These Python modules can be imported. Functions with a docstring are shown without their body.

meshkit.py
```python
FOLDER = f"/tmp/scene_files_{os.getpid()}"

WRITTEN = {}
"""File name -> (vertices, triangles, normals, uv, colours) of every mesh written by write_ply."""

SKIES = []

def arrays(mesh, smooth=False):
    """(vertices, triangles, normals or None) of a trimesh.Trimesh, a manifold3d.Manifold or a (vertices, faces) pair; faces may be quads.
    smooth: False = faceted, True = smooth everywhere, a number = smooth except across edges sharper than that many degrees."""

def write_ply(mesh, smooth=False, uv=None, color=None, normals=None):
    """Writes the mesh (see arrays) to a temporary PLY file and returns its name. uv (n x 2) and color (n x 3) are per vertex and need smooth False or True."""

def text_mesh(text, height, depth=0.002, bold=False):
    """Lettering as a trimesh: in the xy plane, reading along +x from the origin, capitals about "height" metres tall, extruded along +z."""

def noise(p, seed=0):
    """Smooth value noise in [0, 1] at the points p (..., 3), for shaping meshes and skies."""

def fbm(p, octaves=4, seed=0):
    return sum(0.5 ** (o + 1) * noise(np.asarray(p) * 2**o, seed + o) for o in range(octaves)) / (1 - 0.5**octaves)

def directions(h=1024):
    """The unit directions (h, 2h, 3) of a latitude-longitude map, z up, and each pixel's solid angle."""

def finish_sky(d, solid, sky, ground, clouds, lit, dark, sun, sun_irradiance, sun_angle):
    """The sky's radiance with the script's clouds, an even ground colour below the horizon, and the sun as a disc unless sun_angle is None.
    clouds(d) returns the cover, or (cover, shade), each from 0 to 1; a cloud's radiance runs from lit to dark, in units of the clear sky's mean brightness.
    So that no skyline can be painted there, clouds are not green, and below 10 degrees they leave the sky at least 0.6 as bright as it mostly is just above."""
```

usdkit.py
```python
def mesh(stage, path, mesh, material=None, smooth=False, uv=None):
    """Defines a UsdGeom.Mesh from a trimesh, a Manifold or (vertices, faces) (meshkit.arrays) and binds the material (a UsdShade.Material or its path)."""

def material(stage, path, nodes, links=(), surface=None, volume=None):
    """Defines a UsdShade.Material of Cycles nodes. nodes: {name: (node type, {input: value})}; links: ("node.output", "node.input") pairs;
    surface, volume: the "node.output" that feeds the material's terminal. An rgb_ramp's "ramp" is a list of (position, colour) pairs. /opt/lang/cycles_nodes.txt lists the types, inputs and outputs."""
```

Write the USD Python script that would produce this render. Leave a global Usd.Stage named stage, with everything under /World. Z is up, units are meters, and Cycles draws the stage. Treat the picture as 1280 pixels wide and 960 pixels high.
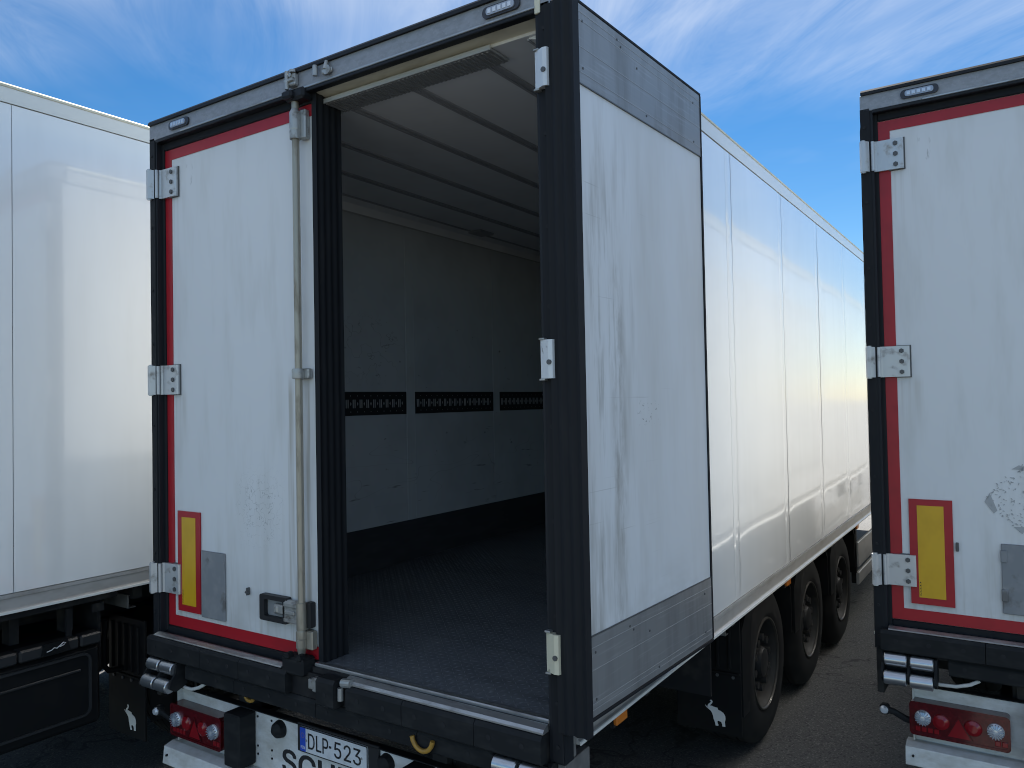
import math, re
import numpy as np, trimesh, usdkit, meshkit
from trimesh.creation import extrude_polygon, cylinder
from shapely.geometry import Polygon, Point, LineString, box as sbox
from pxr import Usd, UsdGeom, UsdLux, UsdShade, Gf, Sdf

stage = Usd.Stage.CreateInMemory()
UsdGeom.SetStageUpAxis(stage, 'Z'); UsdGeom.SetStageMetersPerUnit(stage, 1.0)
UsdGeom.Xform.Define(stage, '/World')
MATN = '/World/Looks/'

# ------------------------------------------------------------------ camera
CAM = np.array([2.7455, -2.4966, 2.3956]); YAW, PITCH, ROLL, FPX = 0.5833, 0.0230, -0.0191, 969.6
F = np.array([-math.sin(YAW)*math.cos(PITCH), math.cos(YAW)*math.cos(PITCH), math.sin(PITCH)])
R0 = np.array([math.cos(YAW), math.sin(YAW), 0]); U0 = np.cross(R0, F)
R = R0*math.cos(ROLL)+U0*math.sin(ROLL); U = -R0*math.sin(ROLL)+U0*math.cos(ROLL)
cam = UsdGeom.Camera.Define(stage, '/World/camera')
m4 = Gf.Matrix4d(*R, 0, *U, 0, *(-F), 0, *CAM, 1)
cam.AddTransformOp().Set(m4)
cam.CreateHorizontalApertureAttr(36.0); cam.CreateVerticalApertureAttr(27.0)
cam.CreateFocalLengthAttr(36.0*FPX/1280); cam.CreateFStopAttr(0.0)
cam.CreateClippingRangeAttr(Gf.Vec2f(0.05, 5000))
cam.CreateExposureAttr(1.22)

# ------------------------------------------------------------------ sky and sun
SUN_EL, SUN_AZ = math.radians(50), math.radians(-18)     # azimuth measured from +y towards +x
sd = np.array([math.sin(SUN_AZ)*math.cos(SUN_EL), math.cos(SUN_AZ)*math.cos(SUN_EL), math.sin(SUN_EL)])
CLOUD_DIR = math.radians(-42)
SKY = usdkit.material(stage, MATN+'sky', {
    'tc': ('texture_coordinate', {}),
    'sky': ('sky_texture', {'sky_type': 'single_scattering', 'sun_disc': False, 'sun_elevation': SUN_EL, 'sun_rotation': SUN_AZ,
                            'altitude': 50.0, 'air_density': 0.95, 'aerosol_density': 0.0, 'ozone_density': 2.2}),
    # thin cirrus: stretched noise on the direction, projected on a flat cloud deck
    'sep': ('separate_xyz', {}),
    'zc': ('math', {'math_type': 'maximum', 'value2': 0.06}),
    'inv': ('math', {'math_type': 'divide', 'value1': 1.0}),
    'deck': ('vector_math', {'math_type': 'scale'}),
    'rot': ('vector_rotate', {'rotate_type': 'z_axis', 'angle': -CLOUD_DIR}),
    'map': ('mapping', {'mapping_type': 'point', 'scale': (0.9, 3.4, 0.0), 'location': (0.35, 0.1, 0)}),
    'n1': ('noise_texture', {'scale': 1.0, 'detail': 10.0, 'roughness': 0.66, 'distortion': 0.7}),
    'r1': ('map_range', {'from_min': 0.30, 'from_max': 0.74, 'to_min': 0.16, 'clamp': True}),
    # the veil is thicker high up and towards the sun, broken by a slow noise
    'n2': ('noise_texture', {'scale': 1.1, 'detail': 3.0}),
    'sx': ('math', {'math_type': 'multiply', 'value2': 0.075}), 'ax': ('math', {'math_type': 'add'}),
    'sn': ('math', {'math_type': 'multiply', 'value2': 0.26}), 'an': ('math', {'math_type': 'add'}),
    'r2': ('map_range', {'from_min': 0.41, 'from_max': 0.56, 'to_min': 0.03, 'clamp': True}),
    'mul': ('math', {'math_type': 'multiply'}),
    'amt': ('math', {'math_type': 'multiply', 'value2': 0.58}),
    'sat': ('hsv', {'saturation': 1.35, 'value': 1.0}),
    'mix': ('mix_color', {'b': (8.3, 8.8, 9.6)}),
    'bg': ('background_shader', {'strength': 0.05})},
    [('tc.generated', 'sep.vector'), ('sep.z', 'zc.value1'), ('zc.value', 'inv.value2'), ('tc.generated', 'deck.vector1'), ('inv.value', 'deck.scale'),
     ('deck.vector', 'rot.vector'), ('rot.vector', 'map.vector'), ('map.vector', 'n1.vector'), ('n1.fac', 'r1.value'),
     ('deck.vector', 'n2.vector'), ('sep.x', 'sx.value1'), ('sx.value', 'ax.value1'), ('sep.z', 'ax.value2'), ('n2.fac', 'sn.value1'), ('sn.value', 'an.value1'), ('ax.value', 'an.value2'),
     ('an.value', 'r2.value'), ('r1.result', 'mul.value1'), ('r2.result', 'mul.value2'),
     ('mul.value', 'amt.value1'), ('amt.value', 'mix.fac'), ('sky.color', 'sat.color'), ('sat.color', 'mix.a'), ('mix.result', 'bg.color')], surface='bg.background')
dome = UsdLux.DomeLight.Define(stage, '/World/sky'); dome.CreateIntensityAttr(1.0)
UsdShade.MaterialBindingAPI.Apply(dome.GetPrim()).Bind(SKY)
dome.GetPrim().SetCustomDataByKey('kind', 'structure'); dome.GetPrim().SetCustomDataByKey('label', 'blue summer sky with thin white cirrus streaks')
dome.GetPrim().SetCustomDataByKey('category', 'sky')
sun = UsdLux.DistantLight.Define(stage, '/World/sun')
sun.CreateIntensityAttr(1.25); sun.CreateAngleAttr(0.5); sun.CreateColorAttr(Gf.Vec3f(1.0, 0.965, 0.91)); sun.CreateNormalizeAttr(True)
zx = np.cross([0, 0, 1.0], sd); zx /= np.linalg.norm(zx); zy = np.cross(sd, zx)
sun.AddTransformOp().Set(Gf.Matrix4d(*zx, 0, *zy, 0, *sd, 0, 0, 0, 0, 1))

# ------------------------------------------------------------------ materials
M = {}
def mat(name, base, rough=0.5, metal=0.0, stains=(), bump=None, spec=0.5, coat=0.0, coat_rough=0.03, coat_ior=1.5):
    """principled material; stains = list of dict(col, s, lo, hi, det, reg, amt, ridge, rough); bump = (scale xyz, strength, distance[, detail])"""
    n = {'tc': ('texture_coordinate', {}), 'p': ('principled_bsdf', {'base_color': base, 'roughness': rough, 'metallic': metal, 'specular_ior_level': spec, 'coat_weight': coat, 'coat_roughness': coat_rough, 'coat_ior': coat_ior})}
    l = []; col = None; ro = None
    if any(s.get('reg') for s in stains):
        n['xyz'] = ('separate_xyz', {}); l.append(('tc.object', 'xyz.vector'))
    for i, s in enumerate(stains):
        n[f'm{i}'] = ('mapping', {'scale': s.get('s', (1, 1, 1)), 'location': s.get('off', (0, 0, 0))}); l.append(('tc.object', f'm{i}.vector'))
        n[f'n{i}'] = ('noise_texture', {'scale': 1.0, 'detail': float(s.get('det', 4)), 'roughness': s.get('nr', 0.6), 'distortion': float(s.get('dist', 0))}); l.append((f'm{i}.vector', f'n{i}.vector'))
        src = f'n{i}.fac'
        if s.get('ridge'):
            n[f'a{i}'] = ('math', {'math_type': 'subtract', 'value2': 0.5}); n[f'b{i}'] = ('math', {'math_type': 'absolute'})
            l += [(src, f'a{i}.value1'), (f'a{i}.value', f'b{i}.value1')]; src = f'b{i}.value'
        n[f'r{i}'] = ('map_range', {'from_min': s['lo'], 'from_max': s['hi'], 'to_max': s.get('amt', 1.0), 'clamp': True}); l.append((src, f'r{i}.value'))
        src = f'r{i}.result'
        for j, (ax, a, b) in enumerate(s.get('reg', ())):
            n[f'g{i}_{j}'] = ('map_range', {'from_min': a, 'from_max': b, 'clamp': True}); l.append((f'xyz.{ax}', f'g{i}_{j}.value'))
            n[f'h{i}_{j}'] = ('math', {'math_type': 'multiply'}); l += [(src, f'h{i}_{j}.value1'), (f'g{i}_{j}.result', f'h{i}_{j}.value2')]; src = f'h{i}_{j}.value'
        n[f'c{i}'] = ('mix_color', {'a': base, 'b': s['col']}); l.append((src, f'c{i}.fac'))
        if col: l.append((col, f'c{i}.a'))
        col = f'c{i}.result'
        if 'rough' in s:
            n[f'q{i}'] = ('mix_float', {'a': rough, 'b': s['rough']}); l.append((src, f'q{i}.fac'))
            if ro: l.append((ro, f'q{i}.a'))
            ro = f'q{i}.result'
    if col: l.append((col, 'p.base_color'))
    if ro: l.append((ro, 'p.roughness'))
    if bump:
        n['bm'] = ('mapping', {'scale': bump[0]}); n['bn'] = ('noise_texture', {'scale': 1.0, 'detail': float(bump[3] if len(bump) > 3 else 3)})
        n['bb'] = ('bump', {'strength': bump[1], 'distance': bump[2]})
        l += [('tc.object', 'bm.vector'), ('bm.vector', 'bn.vector'), ('bn.fac', 'bb.height'), ('bb.normal', 'p.normal')]
    M[name] = usdkit.material(stage, MATN+name, n, l, surface='p.BSDF')
    return M[name]

DUST = (0.30, 0.28, 0.24)
mat('door_white', (0.66, 0.67, 0.67), 0.34, stains=[
    dict(col=(0.34, 0.30, 0.23), s=(40, 40, 1.0), off=(3, 7, 1), lo=0.46, hi=0.66, det=3, amt=0.3, reg=[('x', -1.02, -1.07), ('z', 3.15, 3.56), ('z', 3.60, 3.54)]),
    dict(col=(0.34, 0.30, 0.23), s=(40, 40, 1.0), off=(5, 7, 1), lo=0.46, hi=0.66, det=3, amt=0.3, reg=[('x', -1.02, -1.07), ('z', 2.10, 2.46), ('z', 2.50, 2.45)]),
    dict(col=(0.50, 0.50, 0.47), s=(9, 9, 1.6), lo=0.48, hi=0.75, amt=0.5, rough=0.5),
    dict(col=(0.08, 0.08, 0.08), s=(20, 20, 20), lo=0.010, hi=0.002, ridge=True, det=2, amt=0.6, reg=[('z', 1.66, 1.86), ('z', 2.12, 1.94), ('x', -0.66, -0.50), ('x', -0.25, -0.38)]),
    dict(col=(0.07, 0.07, 0.07), s=(60, 60, 40), off=(3, 1, 4), lo=0.65, hi=0.70, det=3, amt=0.8, reg=[('z', 1.70, 1.82), ('z', 2.05, 1.95), ('x', -0.62, -0.50), ('x', -0.28, -0.38)]),
    dict(col=(0.25, 0.25, 0.24), s=(55, 55, 14), off=(7, 1, 2), lo=0.60, hi=0.70, det=3, amt=0.7, reg=[('z', 3.50, 3.62), ('z', 3.79, 3.76), ('x', -1.04, -1.01), ('x', -0.96, -0.99)]),
    dict(col=(0.33, 0.32, 0.29), s=(3, 3, 3), off=(9, 1, 1), lo=0.36, hi=0.70, det=6, amt=0.6, reg=[('z', 1.62, 1.25)], rough=0.6),
    dict(col=(0.36, 0.33, 0.27), s=(26, 26, 0.8), off=(9, 4, 1), lo=0.50, hi=0.66, det=3, amt=0.7, reg=[('x', -0.30, -0.22), ('x', -0.04, -0.06), ('z', 2.56, 2.45)]),
    dict(col=(0.30, 0.26, 0.18), s=(30, 30, 2.2), off=(1, 5, 2), lo=0.55, hi=0.8, det=3, amt=0.5, reg=[('z', 1.75, 1.3)]),
])
mat('inner_white', (0.64, 0.66, 0.67), 0.5, stains=[
    dict(col=(0.52, 0.52, 0.50), s=(4, 4, 0.9), lo=0.40, hi=0.72, amt=0.6),
    dict(col=(0.30, 0.29, 0.26), s=(4, 11, 1.5), off=(3, 3, 3), lo=0.46, hi=0.72, det=5, nr=0.6, amt=0.75, reg=[('y', 0.62, 0.10), ('z', 3.75, 3.3)], rough=0.65),
    dict(col=(0.20, 0.195, 0.17), s=(4, 26, 2.2), off=(1, 3, 5), lo=0.53, hi=0.72, det=6, nr=0.62, amt=0.65, reg=[('y', 0.02, 0.10), ('y', 0.46, 0.30), ('z', 3.55, 2.9)]),
    dict(col=(0.20, 0.19, 0.165), s=(4, 10, 2.6), off=(6, 3, 1), lo=0.46, hi=0.66, det=7, nr=0.7, amt=0.65, reg=[('y', 0.20, 0.26), ('y', 0.36, 0.30), ('z', 3.1, 2.7)]),
    dict(col=(0.24, 0.24, 0.23), s=(2, 1.3, 60), off=(4, 2, 7), lo=0.67, hi=0.75, det=3, amt=0.5, reg=[('y', 0.9, 0.3)]),
    dict(col=(0.40, 0.40, 0.38), s=(2, 2, 5), off=(4, 6, 7), lo=0.45, hi=0.70, det=5, amt=0.6, reg=[('z', 1.75, 1.53)]),
    dict(col=(0.10, 0.10, 0.10), s=(40, 40, 60), off=(2, 7, 2), lo=0.60, hi=0.66, det=3, amt=0.8, reg=[('y', 0.42, 0.48), ('y', 0.66, 0.58), ('z', 2.27, 2.31), ('z', 2.40, 2.35)]),
])
mat('side_white', (0.79, 0.795, 0.78), 0.2, coat=0.9, coat_rough=0.06, spec=0.8, coat_ior=1.8, stains=[
    dict(col=(0.745, 0.745, 0.725), s=(1, 2, 0.7), lo=0.4, hi=0.7, amt=0.7),
    dict(col=(0.65, 0.64, 0.60), s=(3, 5, 0.7), off=(2, 2, 4), lo=0.5, hi=0.8, det=5, amt=0.3)])
mat('strip_white', (0.68, 0.68, 0.64), 0.3, coat=0.3)
mat('trim_alu', (0.60, 0.60, 0.57), 0.32, 0.55, stains=[dict(col=(0.42, 0.41, 0.38), s=(2, 5, 20), lo=0.45, hi=0.75, amt=0.7)])
mat('rail_alu', (0.46, 0.45, 0.43), 0.42, 0.5, stains=[dict(col=(0.30, 0.28, 0.25), s=(2, 4, 12), lo=0.45, hi=0.75, amt=0.8)])
mat('kick_line', (0.36, 0.36, 0.36), 0.45, 0.5)
mat('kick_alu', (0.27, 0.27, 0.265), 0.42, 0.55, stains=[dict(col=(0.18, 0.18, 0.175), s=(5, 9, 1.5), lo=0.45, hi=0.75, amt=0.8, rough=0.55),
    dict(col=(0.40, 0.40, 0.40), s=(2, 3, 60), off=(1, 1, 1), lo=0.55, hi=0.75, amt=0.5)], bump=((3, 8, 120), 0.15, 0.002))
mat('black_rubber', (0.009, 0.010, 0.012), 0.6, spec=0.22, stains=[dict(col=(0.020, 0.020, 0.021), s=(14, 14, 3), lo=0.5, hi=0.8, amt=0.7, rough=0.75)])
mat('black_post', (0.009, 0.0105, 0.013), 0.5, spec=0.28, stains=[dict(col=(0.020, 0.020, 0.022), s=(12, 12, 2), lo=0.5, hi=0.8, amt=0.6, rough=0.6)])
mat('bumper_rubber', (0.008, 0.009, 0.010), 0.65, spec=0.25, stains=[dict(col=(0.028, 0.028, 0.027), s=(9, 9, 22), lo=0.48, hi=0.76, det=6, amt=0.8, rough=0.8)], bump=((60, 60, 60), 0.15, 0.002))
mat('chassis_black', (0.010, 0.010, 0.011), 0.6, spec=0.3, stains=[dict(col=(0.05, 0.046, 0.04), s=(5, 5, 5), lo=0.5, hi=0.75, amt=0.8)])
mat('tyre_rubber', (0.006, 0.006, 0.0065), 0.75, spec=0.25, stains=[dict(col=(0.015, 0.014, 0.013), s=(9, 9, 9), lo=0.45, hi=0.75, amt=0.7)])
mat('rim_steel', (0.010, 0.010, 0.010), 0.65, 0.0, stains=[dict(col=(0.02, 0.016, 0.012), s=(18, 18, 18), lo=0.45, hi=0.7, amt=0.8, rough=0.75)])
mat('nut_steel', (0.025, 0.024, 0.023), 0.5, 0.3)
mat('flange_steel', (0.040, 0.036, 0.03), 0.5, 0.3)
mat('header_steel', (0.27, 0.28, 0.30), 0.5, 0.3, stains=[dict(col=(0.20, 0.21, 0.22), s=(22, 22, 45), lo=0.42, hi=0.66, det=6, amt=0.7), dict(col=(0.33, 0.34, 0.36), s=(90, 90, 90), lo=0.55, hi=0.65, amt=0.4)])
mat('red_tape', (0.35, 0.010, 0.018), 0.38, stains=[dict(col=(0.26, 0.008, 0.014), s=(8, 8, 8), lo=0.45, hi=0.75, amt=0.7)])
mat('yellow_film', (0.62, 0.36, 0.015), 0.35, stains=[dict(col=(0.48, 0.27, 0.01), s=(8, 8, 5), lo=0.45, hi=0.75, amt=0.7)])
mat('hinge_steel', (0.52, 0.53, 0.53), 0.35, 0.55, stains=[dict(col=(0.22, 0.20, 0.17), s=(16, 16, 16), lo=0.55, hi=0.72, amt=0.8, rough=0.6)])
mat('hinge_white', (0.60, 0.62, 0.63), 0.35, 0.2, stains=[dict(col=(0.16, 0.15, 0.13), s=(20, 20, 14), lo=0.60, hi=0.68, amt=0.8, rough=0.7)])
mat('hinge_cream', (0.60, 0.56, 0.42), 0.4, 0.1, stains=[dict(col=(0.12, 0.10, 0.08), s=(20, 20, 14), lo=0.58, hi=0.66, amt=0.9, rough=0.7)])
mat('rod_steel', (0.36, 0.33, 0.27), 0.36, 0.6, stains=[dict(col=(0.16, 0.13, 0.09), s=(20, 20, 5), lo=0.5, hi=0.72, amt=0.8, rough=0.6)])
mat('cast_steel', (0.40, 0.40, 0.38), 0.4, 0.7, stains=[dict(col=(0.14, 0.12, 0.10), s=(22, 22, 22), lo=0.5, hi=0.7, amt=0.8, rough=0.65)])
mat('bolt_steel', (0.10, 0.10, 0.10), 0.45, 0.5)
mat('dark_hole', (0.006, 0.006, 0.007), 0.8)
mat('sill_steel', (0.46, 0.46, 0.45), 0.33, 0.85, stains=[dict(col=(0.17, 0.16, 0.15), s=(7, 24, 24), lo=0.45, hi=0.7, det=6, amt=0.85, rough=0.6)])
mat('roller_chrome', (0.60, 0.61, 0.62), 0.27, 0.95, stains=[dict(col=(0.34, 0.33, 0.32), s=(12, 20, 20), lo=0.58, hi=0.75, amt=0.5, rough=0.35)])
mat('patch_grey', (0.20, 0.21, 0.22), 0.5, stains=[dict(col=(0.28, 0.28, 0.28), s=(14, 14, 14), lo=0.45, hi=0.7, amt=0.6), dict(col=(0.10, 0.09, 0.08), s=(9, 9, 9), off=(4, 4, 4), lo=0.6, hi=0.7, amt=0.7)])
mat('interior_white', (0.50, 0.53, 0.555), 0.55, stains=[
    dict(col=(0.41, 0.435, 0.455), s=(2, 2, 2), lo=0.45, hi=0.7, amt=0.8),
    dict(col=(0.10, 0.10, 0.10), s=(2, 1.5, 6), lo=0.004, hi=0.0008, ridge=True, det=1, amt=0.35, reg=[('z', 1.6, 1.7), ('z', 2.15, 2.05)]),
    dict(col=(0.08, 0.08, 0.08), s=(4, 3.5, 5), off=(3, 3, 8), lo=0.006, hi=0.001, ridge=True, det=3, amt=0.6, reg=[('z', 2.5, 2.7), ('z', 3.1, 2.9), ('y', 2.05, 1.85)]),
    dict(col=(0.10, 0.10, 0.10), s=(3, 9, 16), off=(2, 1, 3), lo=0.67, hi=0.74, det=4, amt=0.7, reg=[('z', 1.7, 2.0), ('z', 3.2, 2.9)]),
    dict(col=(0.12, 0.12, 0.12), s=(3, 3, 30), off=(5, 1, 3), lo=0.66, hi=0.72, det=3, amt=0.7, reg=[('z', 2.3, 2.1)])])
mat('ceiling_white', (0.74, 0.765, 0.77), 0.5, stains=[dict(col=(0.66, 0.68, 0.68), s=(3, 3, 3), lo=0.45, hi=0.7, amt=0.7)])
mat('ceiling_rail', (0.38, 0.39, 0.40), 0.5, 0.2)
mat('cream_liner', (0.60, 0.57, 0.44), 0.5, stains=[dict(col=(0.42, 0.39, 0.29), s=(7, 20, 20), lo=0.45, hi=0.7, amt=0.7)])
mat('plate_alu', (0.42, 0.43, 0.42), 0.4, 0.6)
mat('floor_grey', (0.145, 0.155, 0.165), 0.45, 0.2, stains=[dict(col=(0.26, 0.27, 0.275), s=(40, 40, 40), off=(1, 1, 4), lo=0.52, hi=0.64, det=3, amt=0.6), dict(col=(0.20, 0.21, 0.215), s=(3, 1.2, 3), lo=0.45, hi=0.7, det=6, amt=0.7), dict(col=(0.08, 0.085, 0.09), s=(1.5, 6, 3), off=(3, 1, 1), lo=0.5, hi=0.7, amt=0.6)])
mat('tread_grey', (0.23, 0.24, 0.25), 0.42, 0.4)
mat('interior_kick', (0.045, 0.048, 0.052), 0.5, 0.3, stains=[dict(col=(0.08, 0.08, 0.085), s=(3, 3, 14), lo=0.45, hi=0.7, amt=0.7)])
mat('lash_black', (0.012, 0.013, 0.015), 0.5)
mat('slot_grey', (0.48, 0.49, 0.50), 0.5)
mat('panel_white', (0.64, 0.65, 0.64), 0.42, stains=[
    dict(col=(0.36, 0.34, 0.29), s=(6, 6, 14), off=(2, 2, 2), lo=0.42, hi=0.72, det=7, nr=0.68, amt=0.75, rough=0.6),dict(col=(0.45, 0.44, 0.40), s=(9, 9, 5), lo=0.48, hi=0.75, amt=0.6), dict(col=(0.09, 0.08, 0.07), s=(24, 24, 24), lo=0.70, hi=0.75, amt=0.8)])
mat('plate_white', (0.62, 0.64, 0.66), 0.4, stains=[dict(col=(0.45, 0.45, 0.44), s=(20, 20, 20), lo=0.45, hi=0.75, amt=0.6)])
mat('plate_blue', (0.02, 0.07, 0.42), 0.4)
mat('ink_black', (0.010, 0.010, 0.011), 0.5)
mat('ink_white', (0.65, 0.66, 0.66), 0.5)
mat('red_lens', (0.048, 0.002, 0.003), 0.14, coat=0.6, stains=[dict(col=(0.08, 0.003, 0.005), s=(40, 40, 40), lo=0.45, hi=0.65, amt=0.7)])
mat('red_bright', (0.17, 0.005, 0.008), 0.12, coat=0.6)
mat('clear_lens', (0.62, 0.64, 0.66), 0.12, 0.5, coat=0.8)
mat('lamp_dark', (0.03, 0.03, 0.035), 0.3)
mat('marker_lens', (0.30, 0.33, 0.38), 0.15, 0.2, coat=0.8)
mat('amber_lens', (0.55, 0.16, 0.02), 0.25, coat=0.5)
mat('hook_yellow', (0.36, 0.20, 0.035), 0.45, stains=[dict(col=(0.2, 0.11, 0.03), s=(30, 30, 30), lo=0.5, hi=0.7, amt=0.7)])
mat('cable_white', (0.55, 0.55, 0.52), 0.5)
mat('grey_steel', (0.20, 0.195, 0.185), 0.5, 0.4, stains=[dict(col=(0.09, 0.085, 0.08), s=(9, 9, 9), lo=0.45, hi=0.7, amt=0.7)])
mat('locker_black', (0.006, 0.0065, 0.007), 0.55, spec=0.15, stains=[dict(col=(0.013, 0.0125, 0.012), s=(6, 6, 6), lo=0.5, hi=0.75, amt=0.7)])
mat('locker_lid', (0.018, 0.019, 0.020), 0.5, spec=0.35)
mat('skirt_alu', (0.42, 0.41, 0.39), 0.42, 0.5, stains=[dict(col=(0.25, 0.24, 0.22), s=(3, 3, 9), lo=0.45, hi=0.7, amt=0.7)])
# asphalt: aggregate, patches and cracks
mat('asphalt', (0.105, 0.103, 0.099), 0.85, stains=[
    dict(col=(0.068, 0.067, 0.065), s=(0.5, 0.5, 0.5), lo=0.40, hi=0.62, det=5, amt=0.7),
    dict(col=(0.24, 0.23, 0.21), s=(70, 70, 70), lo=0.56, hi=0.66, det=2, amt=0.8),
    dict(col=(0.03, 0.03, 0.03), s=(55, 55, 55), off=(5, 5, 5), lo=0.56, hi=0.64, det=2, amt=0.8),
    dict(col=(0.022, 0.021, 0.020), s=(1.3, 1.3, 1.3), off=(8, 3, 0), lo=0.60, hi=0.72, det=4, amt=0.75, rough=0.6),
    dict(col=(0.15, 0.145, 0.13), s=(2.2, 0.5, 1), off=(1, 3, 0), lo=0.52, hi=0.75, det=5, amt=0.5),
    dict(col=(0.020, 0.019, 0.019), s=(0.35, 0.35, 0.35), off=(2, 5, 0), lo=0.004, hi=0.0008, ridge=True, det=5, amt=0.7)], bump=((90, 90, 90), 0.6, 0.006, 3))

# ------------------------------------------------------------------ mesh helpers
def C(*ms):
    return trimesh.util.concatenate([m for m in ms if m is not None])
def bx(x0, x1, y0, y1, z0, z1, b=0.0):
    """box with chamfered edges"""
    lo, hi = np.minimum([x0, y0, z0], [x1, y1, z1]), np.maximum([x0, y0, z0], [x1, y1, z1])
    if b <= 0:
        return trimesh.creation.box(bounds=[lo, hi])
    b = min(b, 0.45*min(hi-lo)); pts = []
    for sx in (0, 1):
        for sy in (0, 1):
            for sz in (0, 1):
                c = np.where([sx, sy, sz], hi, lo); d = np.where([sx, sy, sz], -b, b)
                for k in range(3):
                    q = c+d; q[k] = c[k]; pts.append(q)
    return trimesh.convex.convex_hull(np.array(pts))
def cy(p0, p1, r, n=16):
    return cylinder(radius=r, segment=[p0, p1], sections=n)
def tube(pts, r, n=8):
    p = np.array(pts, float); t = np.gradient(p, axis=0); t /= np.linalg.norm(t, axis=1, keepdims=True)
    up = np.array([0.13, 0.21, 0.97]); a = np.cross(t, up); a /= np.linalg.norm(a, axis=1, keepdims=True); b = np.cross(t, a)
    an = np.arange(n)*2*np.pi/n
    v = (p[:, None]+r*(np.cos(an)[None, :, None]*a[:, None]+np.sin(an)[None, :, None]*b[:, None])).reshape(-1, 3)
    f = []
    for i in range(len(p)-1):
        for j in range(n):
            k = (j+1) % n; q = [i*n+j, i*n+k, (i+1)*n+k, (i+1)*n+j]; f += [[q[0], q[1], q[2]], [q[0], q[2], q[3]]]
    for j in range(1, n-1):
        f += [[0, j+1, j], [(len(p)-1)*n, (len(p)-1)*n+j, (len(p)-1)*n+j+1]]
    m = trimesh.Trimesh(v, f, process=False); m.fix_normals(); return m
def lathe(prof, axis='x', n=40, at=(0, 0, 0)):
    """profile of (radius, height) revolved about an axis"""
    m = trimesh.creation.revolve(np.array(prof, float), sections=n)
    if axis == 'x': m.apply_transform(trimesh.transformations.rotation_matrix(np.pi/2, [0, 1, 0]))
    if axis == 'y': m.apply_transform(trimesh.transformations.rotation_matrix(-np.pi/2, [1, 0, 0]))
    if m.volume < 0: m.invert()
    m.apply_translation(at); return m
def ext(poly, axis, a, b):
    """polygon extruded along an axis. axis 'y': polygon in (x, z); 'x': polygon in (y, z); 'z': polygon in (x, y)"""
    if not isinstance(poly, Polygon): poly = Polygon(poly)
    m = extrude_polygon(poly, abs(b-a), engine='earcut'); lo = min(a, b); v = m.vertices.copy()
    if axis == 'y': m.vertices = np.stack([v[:, 0], v[:, 2]+lo, v[:, 1]], 1)
    elif axis == 'x': m.vertices = np.stack([v[:, 2]+lo, v[:, 0], v[:, 1]], 1)
    else: m.vertices = v+[0, 0, lo]
    if m.volume < 0: m.invert()
    return m
def rrect(x0, x1, y0, y1, r):
    return sbox(x0+r, y0+r, x1-r, y1-r).buffer(r, quad_segs=5)
def rbox_y(x0, x1, z0, z1, r, y0, y1):
    return ext(rrect(x0, x1, z0, z1, r), 'y', y0, y1)
def tf(m, T):
    """4x4 transform that keeps outward faces outward"""
    m = m.copy(); v = np.c_[m.vertices, np.ones(len(m.vertices))] @ np.asarray(T, float).T
    f = m.faces if np.linalg.det(np.asarray(T, float)[:3, :3]) > 0 else m.faces[:, ::-1]
    return trimesh.Trimesh(v[:, :3], f, process=False)

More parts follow.
